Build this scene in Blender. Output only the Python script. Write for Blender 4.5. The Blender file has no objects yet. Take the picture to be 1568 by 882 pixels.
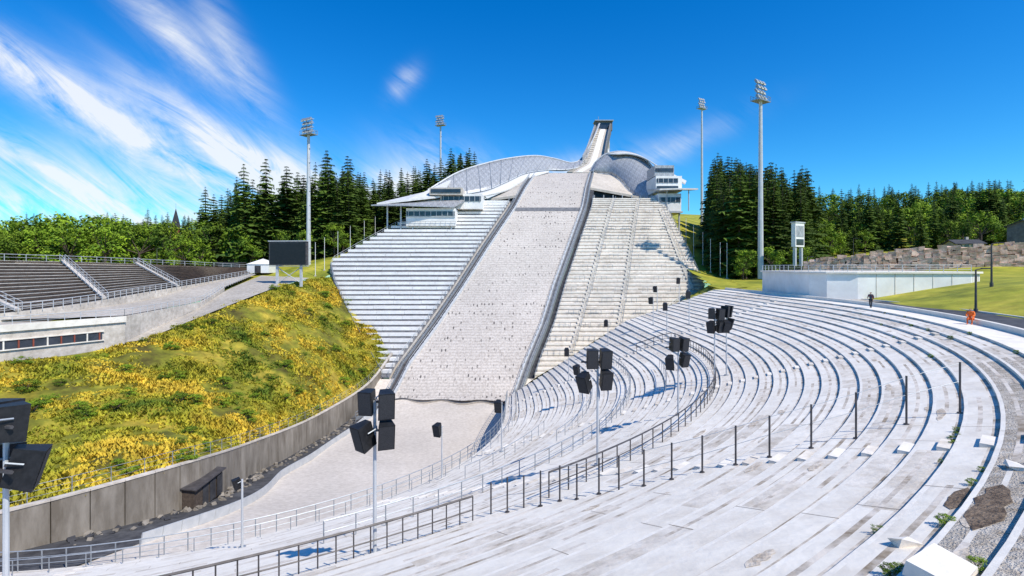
import bpy, math, random
import numpy as np
from mathutils import Vector, Matrix, noise
random.seed(7); rng=np.random.RandomState(7)
scene=bpy.context.scene
R=math.radians

# ------------------------------------------------------------------ materials
def mk(name,c1,c2,scale=3.0,rough=.85,bump=0.0,metal=0.0,c3=None,big=None,stretch=(1,1,1),bscale=None,spec=.3,rnd=0,lo=.35,hi=.65):
    m=bpy.data.materials.new(name); m.use_nodes=True
    nt=m.node_tree; N=nt.nodes; L=nt.links
    b=N['Principled BSDF']; b.inputs['Roughness'].default_value=rough; b.inputs['Metallic'].default_value=metal
    b.inputs['Specular IOR Level'].default_value=spec
    g=N.new('ShaderNodeNewGeometry'); mp=N.new('ShaderNodeMapping'); mp.inputs['Scale'].default_value=stretch
    if rnd:
        tc=N.new('ShaderNodeTexCoord'); L.new(tc.outputs['Object'],mp.inputs['Vector'])
    else: L.new(g.outputs['Position'],mp.inputs['Vector'])
    n=N.new('ShaderNodeTexNoise'); n.inputs['Scale'].default_value=scale; n.inputs['Detail'].default_value=7; n.inputs['Roughness'].default_value=.65
    L.new(mp.outputs['Vector'],n.inputs['Vector'])
    r=N.new('ShaderNodeValToRGB'); L.new(n.outputs['Fac'],r.inputs['Fac'])
    e=r.color_ramp.elements; e[0].position=lo; e[1].position=hi
    e[0].color=(*c1,1); e[1].color=(*c2,1)
    if c3: x=r.color_ramp.elements.new((lo+hi)/2); x.color=(*c3,1)
    out=r.outputs['Color']
    if big:
        s,amt=big
        n2=N.new('ShaderNodeTexNoise'); n2.inputs['Scale'].default_value=s; n2.inputs['Detail'].default_value=4
        L.new(g.outputs['Position'],n2.inputs['Vector'])
        mr=N.new('ShaderNodeMapRange'); mr.inputs[1].default_value=.3; mr.inputs[2].default_value=.7
        mr.inputs[3].default_value=1-amt; mr.inputs[4].default_value=1+amt*.3
        L.new(n2.outputs['Fac'],mr.inputs[0])
        mx=N.new('ShaderNodeVectorMath'); mx.operation='SCALE'
        L.new(out,mx.inputs[0]); L.new(mr.outputs[0],mx.inputs['Scale']); out=mx.outputs[0]
    if rnd:
        oi=N.new('ShaderNodeObjectInfo'); mr=N.new('ShaderNodeMapRange'); mr.inputs[3].default_value=1-rnd; mr.inputs[4].default_value=1+rnd
        L.new(oi.outputs['Random'],mr.inputs[0])
        mx=N.new('ShaderNodeVectorMath'); mx.operation='SCALE'
        L.new(out,mx.inputs[0]); L.new(mr.outputs[0],mx.inputs['Scale']); out=mx.outputs[0]
    L.new(out,b.inputs['Base Color'])
    if bump:
        bp=N.new('ShaderNodeBump'); bp.inputs['Strength'].default_value=bump; bp.inputs['Distance'].default_value=.1
        n3=N.new('ShaderNodeTexNoise'); n3.inputs['Scale'].default_value=bscale or scale*3; n3.inputs['Detail'].default_value=5
        L.new(mp.outputs['Vector'],n3.inputs['Vector']); L.new(n3.outputs['Fac'],bp.inputs['Height']); L.new(bp.outputs['Normal'],b.inputs['Normal'])
    return m
M={}
M['conc']=mk('concrete',(.70,.635,.55),(.84,.785,.70),.8,bump=.35,big=(.10,.12),lo=.30,hi=.58)
M['conc2']=mk('concrete_aged',(.56,.49,.405),(.80,.735,.65),1.1,bump=.4,big=(.15,.16),lo=.34,hi=.60)
M['conc_edge']=mk('concrete_nosing',(.76,.70,.62),(.85,.80,.72),1.5,bump=.25,big=(.2,.08))
M['conc_dirt_shade']=mk('concrete_dirt_shade',(.30,.235,.165),(.78,.70,.61),.9,bump=.5,big=(.12,.2),lo=.34,hi=.56)  # grime plus painted-in shade for the dark lines at step backs
M['joint']=mk('joint',(.24,.19,.14),(.42,.36,.30),3)
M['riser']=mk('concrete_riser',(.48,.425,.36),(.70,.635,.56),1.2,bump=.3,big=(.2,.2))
M['wall']=mk('concrete_wall',(.17,.145,.115),(.34,.305,.26),.8,bump=.3,big=(.15,.3),stretch=(1,1,.25))
M['outrun']=mk('gravel_outrun',(.56,.495,.425),(.71,.64,.565),2.0,bump=.35,big=(.06,.18),bscale=9)
M['asph']=mk('asphalt',(.05,.05,.055),(.12,.12,.125),1.2,bump=.2,big=(.1,.3))
M['path']=mk('gravel_path',(.38,.335,.28),(.56,.51,.445),1.5,bump=.4,big=(.1,.2))
M['gravel']=mk('gravel',(.46,.38,.29),(.78,.71,.62),3.5,bump=1.0,big=(.5,.25),bscale=22)
M['dirt']=mk('dirt',(.09,.06,.04),(.26,.19,.13),4,bump=.8)
M['stain']=mk('stain',(.42,.34,.26),(.72,.64,.54),3,bump=.5)
M['grasshill']=mk('dry_grass',(.08,.06,.015),(.46,.34,.04),.10,bump=.9,c3=(.22,.22,.02),big=(.7,.5),bscale=2.2,lo=.34,hi=.62)
M['blade']=mk('grass_blades',(.12,.19,.015),(.74,.52,.05),.085,c3=(.44,.40,.03),big=(.45,.5),lo=.36,hi=.58)
M['ground']=mk('ground_grass',(.18,.21,.02),(.48,.42,.05),.12,bump=.6,c3=(.34,.34,.03),big=(.6,.3),bscale=3)
M['landing']=mk('landing_net',(.41,.36,.315),(.61,.555,.50),2.6,bump=.5,big=(.08,.12),stretch=(1,.5,1),lo=.34,hi=.58)
M['white']=mk('white_paint',(.78,.76,.73),(.87,.86,.83),.7,rough=.6,big=(.3,.1))
M['beige']=mk('beige_deck',(.48,.425,.36),(.62,.56,.49),1.2,big=(.2,.15))
M['dark']=mk('dark_gap',(.03,.03,.035),(.07,.07,.075),1.0)
M['midgray']=mk('under_gray',(.12,.12,.13),(.2,.2,.21),1.0)
M['steel']=mk('galvanised_steel',(.30,.33,.36),(.42,.45,.48),2,rough=.5,metal=.5)
M['dsteel']=mk('dark_steel',(.06,.055,.055),(.12,.11,.11),2,rough=.5,metal=.3)
M['pole']=mk('painted_pole',(.46,.48,.50),(.58,.59,.60),1,rough=.45,metal=.1)
M['black']=mk('speaker_black',(.010,.010,.011),(.022,.022,.024),6,rough=.5)
M['grille']=mk('speaker_grille',(.02,.02,.022),(.045,.045,.05),30,rough=.7)
M['seat']=mk('stand_bench',(.05,.033,.025),(.115,.08,.06),1.2)
M['glass']=mk('window_glass',(.02,.03,.04),(.05,.06,.08),.5,rough=.1,spec=.6)
M['bark']=mk('bark',(.06,.045,.035),(.12,.09,.07),4)
M['stone']=mk('pink_granite',(.50,.31,.21),(.80,.60,.48),.8,bump=.8,big=(.5,.25))
M['roofd']=mk('roof_dark',(.04,.04,.045),(.08,.08,.085),1)
M['red']=mk('red_wood',(.22,.05,.03),(.3,.08,.05),1)
M['spruce']=mk('spruce_needles',(.018,.042,.007),(.11,.175,.014),1.4,rnd=.4)
M['leaf']=mk('leaves',(.05,.11,.008),(.27,.38,.02),2.2,rnd=.35)
M['screen']=mk('led_screen',(.012,.014,.018),(.02,.022,.026),2,rough=.3)
M['clad_l']=mk('roof_cladding',(.57,.56,.54),(.70,.69,.67),.8,rough=.5)

def speck(m,scale,thr,dark):
    nt=m.node_tree;N=nt.nodes;L=nt.links;b=N['Principled BSDF']
    src=b.inputs['Base Color'].links[0].from_socket
    g=N.new('ShaderNodeNewGeometry'); mp=N.new('ShaderNodeMapping'); mp.inputs['Scale'].default_value=(1.0,.36,.36)
    L.new(g.outputs['Position'],mp.inputs['Vector'])
    v=N.new('ShaderNodeTexVoronoi'); v.inputs['Scale'].default_value=scale; v.inputs['Randomness'].default_value=.5
    L.new(mp.outputs['Vector'],v.inputs['Vector'])
    lt=N.new('ShaderNodeMath'); lt.operation='LESS_THAN'; lt.inputs[1].default_value=thr
    L.new(v.outputs['Distance'],lt.inputs[0])
    n=N.new('ShaderNodeTexNoise'); n.inputs['Scale'].default_value=.25; L.new(g.outputs['Position'],n.inputs['Vector'])
    gt=N.new('ShaderNodeMapRange'); gt.inputs[1].default_value=.38; gt.inputs[2].default_value=.6; gt.inputs[4].default_value=.9; L.new(n.outputs['Fac'],gt.inputs[0])
    mu=N.new('ShaderNodeMath'); mu.operation='MULTIPLY'; L.new(lt.outputs[0],mu.inputs[0]); L.new(gt.outputs[0],mu.inputs[1])
    mx=N.new('ShaderNodeMix'); mx.data_type='RGBA'; L.new(mu.outputs[0],mx.inputs[0]); L.new(src,mx.inputs[6]); mx.inputs[7].default_value=(*dark,1)
    w=N.new('ShaderNodeTexWave'); w.wave_type='BANDS'; w.bands_direction='Y'; w.inputs['Scale'].default_value=.42; w.inputs['Distortion'].default_value=1.6; w.inputs['Detail'].default_value=3
    L.new(g.outputs['Position'],w.inputs['Vector'])
    mr=N.new('ShaderNodeMapRange'); mr.inputs[3].default_value=.88; mr.inputs[4].default_value=1.04; L.new(w.outputs['Fac'],mr.inputs[0])
    sc=N.new('ShaderNodeVectorMath'); sc.operation='SCALE'; L.new(mx.outputs[2],sc.inputs[0]); L.new(mr.outputs[0],sc.inputs['Scale'])
    L.new(sc.outputs[0],b.inputs['Base Color'])
speck(M['landing'],1.15,.21,(.09,.08,.075))

def cladding():
    m=mk('silver_mesh',(.34,.345,.355),(.46,.465,.475),1.0,rough=.45,metal=.25)
    nt=m.node_tree;N=nt.nodes;L=nt.links;b=N['Principled BSDF']
    src=b.inputs['Base Color'].links[0].from_socket
    g=N.new('ShaderNodeNewGeometry')
    for rot,sc,lo in ((R(35),.2,1.18),(R(-35),.2,.85),(0,.5,.82)):
        mp=N.new('ShaderNodeMapping'); mp.inputs['Rotation'].default_value=(0,rot,0)
        L.new(g.outputs['Position'],mp.inputs['Vector'])
        w=N.new('ShaderNodeTexWave'); w.bands_direction='X'; w.inputs['Scale'].default_value=sc
        L.new(mp.outputs['Vector'],w.inputs['Vector'])
        mr=N.new('ShaderNodeMapRange'); mr.inputs[1].default_value=.0; mr.inputs[2].default_value=.2; mr.inputs[3].default_value=lo; mr.inputs[4].default_value=1
        L.new(w.outputs['Fac'],mr.inputs[0])
        s=N.new('ShaderNodeVectorMath'); s.operation='SCALE'; L.new(src,s.inputs[0]); L.new(mr.outputs[0],s.inputs['Scale']); src=s.outputs[0]
    L.new(src,b.inputs['Base Color'])
    return m
M['clad']=cladding()

# ------------------------------------------------------------------ mesh builder
class MB:
    def __init__(s): s.v=[];s.f=[];s.mi=[];s.mats=[]
    def m(s,k):
        if k not in s.mats: s.mats.append(k)
        return s.mats.index(k)
    def face(s,pts,k):
        n=len(s.v); s.v+= [tuple(p) for p in pts]; s.f.append(tuple(range(n,n+len(pts)))); s.mi.append(s.m(k))
    def box(s,c,sz,k,rz=0,rx=0,ry=0):
        mt=Matrix.Rotation(rz,3,'Z')@Matrix.Rotation(rx,3,'X')@Matrix.Rotation(ry,3,'Y'); c=Vector(c)
        n=len(s.v)
        for x,y,z in ((-1,-1,-1),(1,-1,-1),(1,1,-1),(-1,1,-1),(-1,-1,1),(1,-1,1),(1,1,1),(-1,1,1)):
            s.v.append(tuple(c+mt@Vector((x*sz[0]/2,y*sz[1]/2,z*sz[2]/2))))
        for q in ((0,3,2,1),(4,5,6,7),(0,1,5,4),(1,2,6,5),(2,3,7,6),(3,0,4,7)):
            s.f.append(tuple(n+i for i in q)); s.mi.append(s.m(k))
    def tube(s,a,b,r,k,n=6,r2=None,cap=True):
        a=Vector(a);b=Vector(b); d=(b-a)
        if d.length<1e-6: return
        d.normalize(); r2=r if r2 is None else r2
        t=Vector((0,0,1)) if abs(d.z)<.9 else Vector((1,0,0))
        u=d.cross(t).normalized(); w=d.cross(u); o=len(s.v)
        for p,rr in ((a,r),(b,r2)):
            for i in range(n):
                an=2*math.pi*i/n; s.v.append(tuple(p+u*math.cos(an)*rr+w*math.sin(an)*rr))
        for i in range(n):
            j=(i+1)%n; s.f.append((o+i,o+j,o+n+j,o+n+i)); s.mi.append(s.m(k))
        if cap:
            s.f.append(tuple(o+i for i in range(n))[::-1]); s.mi.append(s.m(k))
            s.f.append(tuple(o+n+i for i in range(n))); s.mi.append(s.m(k))
    def prism(s,poly,z0,z1,k,ktop=None):
        n=len(poly)
        z0s=z0 if hasattr(z0,'__len__') else [z0]*n; z1s=z1 if hasattr(z1,'__len__') else [z1]*n
        for i in range(n):
            j=(i+1)%n
            s.face([(*poly[i],z0s[i]),(*poly[j],z0s[j]),(*poly[j],z1s[j]),(*poly[i],z1s[i])],k)
        s.face([(*poly[i],z1s[i]) for i in range(n)],ktop or k)
    def slab(s,a,b,thick,k):
        for i in range(len(a)-1):
            P=[Vector(a[i]),Vector(a[i+1]),Vector(b[i+1]),Vector(b[i])]; Q=[p-Vector((0,0,thick)) for p in P]
            s.face(P,k); s.face(Q[::-1],k)
            s.face([P[0],P[1],Q[1],Q[0]],k); s.face([P[3],P[2],Q[2],Q[3]],k)
            if i==0: s.face([P[0],P[3],Q[3],Q[0]],k)
            if i==len(a)-2: s.face([P[1],P[2],Q[2],Q[1]],k)
    def build(s,name,parent=None,smooth=False):
        me=bpy.data.meshes.new(name); me.from_pydata(s.v,[],s.f)
        for k in s.mats: me.materials.append(M[k])
        me.polygons.foreach_set('material_index',s.mi)
        if smooth: me.polygons.foreach_set('use_smooth',[True]*len(s.f))
        me.update(); o=bpy.data.objects.new(name,me); scene.collection.objects.link(o)
        if parent: o.parent=parent
        return o
def empty(name,loc=(0,0,0)):
    e=bpy.data.objects.new(name,None); e.location=loc; scene.collection.objects.link(e); return e
def gridmesh(name,P,mat,smooth=True,parent=None):
    n,m=P.shape[:2]; v=P.reshape(-1,3).tolist()
    f=[(i*m+j,i*m+j+1,(i+1)*m+j+1,(i+1)*m+j) for i in range(n-1) for j in range(m-1)]
    me=bpy.data.meshes.new(name); me.from_pydata(v,[],f); me.materials.append(M[mat])
    me.polygons.foreach_set('use_smooth',[smooth]*len(f)); me.update()
    o=bpy.data.objects.new(name,me); scene.collection.objects.link(o)
    if parent: o.parent=parent
    return o
def resample(pts,step=None,n=None):
    P=np.array(pts,float); d=np.r_[0,np.cumsum(np.linalg.norm(np.diff(P,axis=0),axis=1))]
    if n is None: n=max(2,int(round(d[-1]/step))+1)
    t=np.linspace(0,d[-1],n); return np.stack([np.interp(t,d,P[:,k]) for k in range(3)],1)
def fence(mb,pts,h,step,k,rails=2,r=.03,pr=.035):
    P=resample(pts,step)
    for p in P: mb.tube(p-np.array([0,0,.15]),p+np.array([0,0,h]),pr,k,5)
    for i in range(len(P)-1):
        for q in range(rails):
            z=np.array([0,0,h*(1-q/max(rails,1))])
            mb.tube(P[i]+z,P[i+1]+z,r if q==0 else r*.6,k,4,cap=False)

# ------------------------------------------------------------------ terrain functions
PY=[25,30,38,45,55,70,88,96,102,110,120,132,145,161.5,175,191,204,207]
PZ=[-19,-19.5,-20.6,-22,-24,-26.5,-28,-27.9,-26.3,-21.3,-14,-5.4,5.2,18.1,26.4,33.2,37.2,38.2]
yy=np.arange(20,212,.5); zz=np.interp(yy,PY,PZ); kk=np.hanning(13);kk/=kk.sum()
zs=np.convolve(np.pad(zz,6,mode='edge'),kk,'valid')
def zp(y): return float(np.interp(y,yy,zs))
TY=[102,110,120,132,145,161.5,175,191,204]
TL=[-23.5,-21.8,-17.1,-12.1,-6.3,1.2,4.9,8.3,11]
TR=[.1,2.6,6.7,10.5,15.6,21.9,25,28.6,31]
XL=lambda y: float(np.interp(y,TY,TL)); XR=lambda y: float(np.interp(y,TY,TR))
CX,CY=-36.,68.
def zst(r,t=0):
    if r>=58: return -4.5-.357*(75-r)
    s2=.40+.27*(max(0,t)/34)**1.3
    return -10.57-s2*(58-r)
def stp(r,a):
    if a<0: return CX+r*math.cos(R(a)),CY+r*math.sin(R(a))
    return CX+r,CY+a
def tilt(ri,a): return .62*(zst(ri+1,a)-zst(ri,a))
def zt(r,a=0):
    ri=math.floor(r); return zst(ri,a)+tilt(ri,a)*(r-ri)
def pos(r,a,dz=0): x,y=stp(r,a); return (x,y,zt(min(r,74.99),a)+dz)

C=np.array([
(0,-60,-5),(0,0,-4.7),(60,0,-4.6),(10,-5,-4.8),(20,8,-4.8),(28,16,-4.8),(38,30,-4.8),(42,40,-4.7),(45,50,-4.7),(47,66,-4.7),(44,80,-4.7),(41,95,-4.8),(46,104,-4.4),(-36,-12,-4.8),(-70,-2,-5),
(50,46,-3.2),(56,56,-2.0),(62,66,-1.9),(75,60,-1.2),(70,90,-1.4),(90,80,-.8),(88,100,3.0),(120,90,5),(56,110,-3.8),(70,120,-2),
(56,135,-3),(54,140,-1),(56,155,6),(60,165,9),(62,185,16),(80,140,-2),(80,160,0),(100,180,4),(120,220,9),(180,180,9),(260,260,22),(300,180,24),(100,130,3),
(30,215,26),(45,240,30),(0,205,22),(-10,185,16),(-25,175,11),(-36,165,9),(-43,155,5),(-52,145,0),(-52,136,-3.3),(-56,130,-3.6),(-55,190,8),(-40,215,13),
(-62,100,-7.0),(-64,85,-7.7),(-66,115,-5.6),(-70,138,-3),(-74,75,-8),(-90,60,-8.2),(-100,40,-9),(-90,100,-6),(-90,150,-3),(-100,170,-3),(-160,160,-3),(-200,200,-2),(-300,250,2),(-110,220,2),
(0,300,38),(0,500,50),(300,300,30),(600,500,60),(-600,500,12),(-2500,2500,60),(2500,2500,140),(0,2500,90),(-2500,-800,-10),(2500,-800,30),(0,-2000,-10),(-100,-200,-10),(300,0,5),(-300,0,-12)],float)
n=len(C); D=np.linalg.norm(C[:,None,:2]-C[None,:,:2],axis=2)
w=np.linalg.solve(D+1e-6*np.eye(n),C[:,2]-C[:,2].mean())
def H(x,y):
    x=np.asarray(x,float);y=np.asarray(y,float)
    d=np.sqrt((x[...,None]-C[:,0])**2+(y[...,None]-C[:,1])**2)
    return d@w+C[:,2].mean()
hole=[(-67,0)]+[(CX+78.2*math.cos(R(a)),CY+78.2*math.sin(R(a))) for a in range(-110,1,5)]+[(42.2,94),(40,98),(46.5,128),(47,160),(44,175),(34,200),(14,200),(-9,168),(-30,152),(-46,138.5),(-53,133),(-67,137),(-65.5,115),(-61.7,98),(-61.5,80),(-66,69),(-90,52),(-75,30)]
hp=np.array(hole)
def inside(x,y,poly=hp):
    c=np.zeros(x.shape,bool); j=len(poly)-1
    for i in range(len(poly)):
        xi,yi=poly[i];xj,yj=poly[j]
        cond=((yi>y)!=(yj>y))&(x<(xj-xi)*(y-yi)/(yj-yi+1e-12)+xi); c^=cond; j=i
    return c
def axis(lo,hi,step,far,n):
    a=np.arange(lo,hi+.1,step); g=np.geomspace(step,far,n)
    return np.r_[lo-g[::-1],a,hi+g]
gx=axis(-110,130,1.6,2600,34); gy=axis(-20,220,1.6,2600,34)
X,Y=np.meshgrid(gx,gy,indexing='ij'); Z=H(X,Y)
cx=(X[:-1,:-1]+X[1:,1:])/2; cy=(Y[:-1,:-1]+Y[1:,1:])/2; keep=~inside(cx,cy)
ni,nj=X.shape; idx=np.arange(ni*nj).reshape(ni,nj)
F=np.stack([idx[:-1,:-1],idx[1:,:-1],idx[1:,1:],idx[:-1,1:]],-1)[keep]
me=bpy.data.meshes.new('ground'); me.from_pydata(np.stack([X,Y,Z],-1).reshape(-1,3).tolist(),[],F.tolist())
me.materials.append(M['ground']); me.polygons.foreach_set('use_smooth',[True]*len(F)); me.update()
scene.collection.objects.link(bpy.data.objects.new('ground',me))

# ------------------------------------------------------------------ outrun and landing slope
xs=np.linspace(-62,8,90); ys=np.arange(24,108,1.)
P=np.array([[(x,y,zp(y)-(.0 if y<100 else .25)+.05*math.sin(x*.8+y*.3)) for y in ys] for x in xs]); gridmesh('outrun',P,'outrun')
ys=np.r_[np.arange(101.5,204.1,1.0)]
P=np.array([[(XL(y)+(XR(y)-XL(y))*s,y+(.5*math.sin(s*19)-1.5*s if y==101.5 else 0),zp(y)+.10) for y in ys] for s in np.linspace(0,1,40)])
gridmesh('landing_hill',P,'landing')
mb=MB(); pr=None
for s in np.linspace(0,1,40):
    x=XL(101.5)+(XR(101.5)-XL(101.5))*s; y=101.35+.5*math.sin(s*19)-1.5*s; p=(x,y,zp(y)+.12)
    if pr: mb.tube(pr,p,.08,'midgray',5)
    pr=p
mb.build('net_edge_rope')
mb=MB()
P=[(XL(161)+(XR(161)-XL(161))*s,161,zp(161)) for s in np.linspace(0,1,8)]
mb.slab([(p[0],160.4,zp(160.4)+.2) for p in P],[(p[0],162.2,zp(162.2)+.2) for p in P],.05,'midgray'); mb.build('timing_strip')

jr=empty('jump_side_rail')
for side,f,sg in (('left',XL,-1),('right',XR,1)):
    mb=MB(); Ys=np.arange(92,203,2.)
    ff=lambda y: f(y) if y>=102 else f(102)+(y-102)*(.30 if sg<0 else .05)
    a=[(ff(y),y,zp(y)+.75) for y in Ys]; b=[(ff(y)+sg*.35,y,zp(y)+.75) for y in Ys]
    mb.slab(a,b,1.1,'pole')
    a=[(ff(y)+sg*.36,y,zp(y)+.30) for y in Ys]; b=[(ff(y)+sg*1.5,y,zp(y)+.30) for y in Ys]
    mb.slab(a,b,.6,'dsteel' if sg<0 else 'midgray')
    a=[(ff(y)+sg*1.51,y,zp(y)+.85) for y in Ys]; b=[(ff(y)+sg*1.65,y,zp(y)+.85) for y in Ys]
    mb.slab(a,b,1.3,'steel')
    a=[(ff(y)+sg*1.66,y,zp(y)-.5) for y in Ys]; b=[(ff(y)+sg*3.0,y,zp(y)-.5) for y in Ys]
    mb.slab(a,b,.5,'dark')  # near-black slab: shadow band beside the rail, put into the colour
    fence(mb,[(ff(y)+sg*1.58,y,zp(y)+.8) for y in Ys],1.0,2.2,'steel',2,.05,.05)
    fence(mb,[(ff(y)+sg*.2,y,zp(y)+.7) for y in Ys],.8,2.2,'steel',1,.05,.05)
    mb.build(side+'_rail',jr)

# ------------------------------------------------------------------ bleachers beside the jump
def bleacher(lo,hi,lim,kseat,kbase,step,frac,hh,stairs):
    mb=MB(); y=lo; Ysk=[]
    while y<hi:
        xl,xr=lim(y); z=zp(y)+.4
        if xr-xl>1.2:
            a=xl
            while a<xr-.3:
                e=min(xr,a+6+random.random())
                mb.box(((a+e)/2,y+step*frac/2,z+hh/2-.02+random.uniform(-.02,.02)),(e-a-.06,step*frac,hh),kseat if random.random()<.85 or kseat=='white' else 'conc2'); a=e
            for (x0,y0,x1,y1) in stairs:
                x=x0+(x1-x0)*(y-y0)/(y1-y0)
                if xl+1<x<xr-1 and y0<=y<=y1:
                    for q in range(3): mb.box((x,y+step*(q+.5)/3-.1,z+.10+hh-.3+(zp(y+step)-zp(y))*q/3),(.9,step/3,.32),'conc2')
            Ysk.append(y)
        y+=step
    for (x0,y0,x1,y1) in stairs:
        L_=[(x0+(x1-x0)*t+.6,y0+(y1-y0)*t,zp(y0+(y1-y0)*t)+.9) for t in np.linspace(0,1,20)]
        L_=[p for p in L_ if lim(p[1])[0]+1<p[0]<lim(p[1])[1]-.5]
        if len(L_)>2: fence(mb,L_,1.0,1.8,'steel',1,.045,.04)
    Yl=np.linspace(Ysk[0]-.8,Ysk[-1]+step,60)
    a=[(lim(v)[0],v,zp(v)+.15) for v in Yl]; b=[(lim(v)[1],v,zp(v)+.15) for v in Yl]
    for i in range(len(Yl)-1):
        mb.face([a[i],b[i],b[i+1],a[i+1]],kbase)
        for e in (a,b):
            mb.face([e[i],e[i+1],(e[i+1][0],e[i+1][1],e[i+1][2]-9),(e[i][0],e[i][1],e[i][2]-9)],'riser')
    fence(mb,[(p[0]+.2,p[1],p[2]+.2) for p in a],1.1,2.4,'steel',2,.05,.05)
    fence(mb,[(p[0]-.2,p[1],p[2]+.2) for p in b],1.1,2.4,'steel',2,.05,.05)
    return mb
LBY=[105,110,120,134,139.6,154.6,157,161.5,165]; LBX=[-25.8,-29.7,-37.3,-46.8,-49.7,-33.9,-24,-16,-13]
lm=lambda y:(float(np.interp(y,LBY,LBX)),XL(y)-3.1)
mb=bleacher(106,165,lm,'white','midgray',1.55,.66,.72,[]); mb.build('white_bleacher')
RBY=[106,107,112,118,127,132,145,161.5,168]; RBX=[6.2,7.6,19.4,30.3,41.5,49.8,49.6,49.0,46]
rm=lambda y:(XR(y)+3.1,float(np.interp(y,RBY,RBX)))
mb=bleacher(107,168,rm,'conc','riser',1.25,.74,.46,[(13,112,33,166),(24,116,41,166),(46,130,46.5,160)])
for k in range(5):
    for j in range(14):
        y=112+j*3.6; xl,xr=rm(y); x=xl+(xr-xl)*((k*.21+j*.037)%1)
        if x+3<xr: fence(mb,[(x,y,zp(y)+.6),(x+2.5,y,zp(y)+.6)],1.0,1.25,'steel',1,.05,.05)
mb.build('concrete_bleacher')

# ------------------------------------------------------------------ curved terraces
mb=MB(); As=[-112+1.6*i for i in range(70)]; As=[a for a in As if a<-.3]+[0,4,8,12,16,20,24,28,31.5]
rows=list(range(35,75))
for ri in rows:
    blk='conc'; off=random.randint(0,3); dirt=random.random()
    for i in range(len(As)-1):
        a0,a1=As[i],As[i+1]
        if (i+off)%3==0: blk=random.choice(['conc','conc','conc','conc2']); dirt=random.random()
        z0=zst(ri,a0);z1=zst(ri,a1);u0=zst(ri+1,a0);u1=zst(ri+1,a1); T0=tilt(ri,a0);T1_=tilt(ri,a1)
        gr=(ri>=73 and a0<-34)
        e1=.12; d0=.40; d1=.5+.06*dirt
        for (fa,fb,k) in ((0,e1,'conc_edge'),(e1,d0,'gravel' if gr else blk),(d0,d1,'conc_dirt_shade' if dirt>.35 else blk),(d1,.8,'gravel' if gr else blk),(.8,1,'gravel' if gr else 'conc_dirt_shade')):
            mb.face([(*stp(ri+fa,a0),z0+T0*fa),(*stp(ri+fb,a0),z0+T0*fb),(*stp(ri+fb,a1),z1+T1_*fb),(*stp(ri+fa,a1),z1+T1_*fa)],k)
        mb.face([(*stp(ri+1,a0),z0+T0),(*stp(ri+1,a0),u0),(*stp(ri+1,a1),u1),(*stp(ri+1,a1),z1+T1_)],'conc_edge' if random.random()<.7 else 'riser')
for i in range(len(As)-1):
    a0,a1=As[i],As[i+1]
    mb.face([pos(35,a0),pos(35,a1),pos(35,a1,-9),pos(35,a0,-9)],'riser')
    mb.face([(*stp(75,a0),-4.5),(*stp(77.4,a0),-4.5),(*stp(77.4,a1),-4.5),(*stp(75,a1),-4.5)],'conc')
    if a0<=-45: mb.face([(*stp(77.4,a0),-4.5),(*stp(81,a0),-4.55),(*stp(81,a1),-4.55),(*stp(77.4,a1),-4.5)],'gravel')
for ri in rows:
    mb.face([pos(ri,31.5),pos(ri+.99,31.5),pos(ri+.99,31.5,-6),pos(ri,31.5,-6)],'riser')
for a in (-76,-46,-24,6):
    for ri in rows:
        if ri<36: continue
        x,y=stp(ri-.2,a); ang=R(a) if a<0 else 0
        mb.box((x,y,zt(ri-.2,a)+.02),(.38,1.1,.15),'conc' if ri%2 else 'conc2',rz=ang)
for i in range(len(As)-1):
    a0,a1=As[i],As[i+1]
    if a0>-38:
        A=[(*stp(77.4,a0),-4.1),(*stp(77.4,a1),-4.1)];B=[(*stp(77.7,a0),-4.1),(*stp(77.7,a1),-4.1)]
        mb.slab(A,B,.6,'conc_edge')
mb.build('curved_terraces')
mb=MB()
def tread_patch(ri,a,half,f0,f1,k,dz=.012):
    n=9; lo=[];hi=[]
    for i in range(n):
        t=-1+2*i/(n-1); aa=a+half*t; q=math.sqrt(max(0,1-t*t))*random.uniform(.65,1.1); m_=(f0+f1)/2+random.uniform(-.03,.03); hw=(f1-f0)/2*q
        fl=max(.01,m_-hw);fh=min(.985,m_+hw)
        lo.append((*stp(ri+fl,aa),zst(ri,aa)+tilt(ri,aa)*fl+dz)); hi.append((*stp(ri+fh,aa),zst(ri,aa)+tilt(ri,aa)*fh+dz))
    for i in range(n-1): mb.face([lo[i],lo[i+1],hi[i+1],hi[i]],k)
for k in range(60):
    ri=random.choice(rows[20:]); a=random.uniform(-88,-2); m_=random.choice([.3,.5,.85]); tread_patch(ri,a,random.uniform(.4,1.6)*40/ri,m_-.16,m_+.16,'stain')
for ri,a,h,f0,f1 in ((73,-51,1.3,.1,.75),(72,-50.4,.7,.6,.98)): tread_patch(ri,a,h,f0,f1,'dirt',.016)
for ri in rows:
    a=-100+random.random()*8
    while a<-1:
        da=.022/ri*57.3/2
        P4=[]
        for f_,s in ((.01,-1),(.99,-1),(.99,1),(.01,1)):
            aa=a+s*da; P4.append((*stp(ri+f_,aa),zst(ri,aa)+tilt(ri,aa)*f_+.008))
        mb.face(P4,'joint'); a+=7/ri*57.3*random.choice([1,1.5,2,2.4])
mb.build('worn_patches')
mb=MB()
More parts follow.
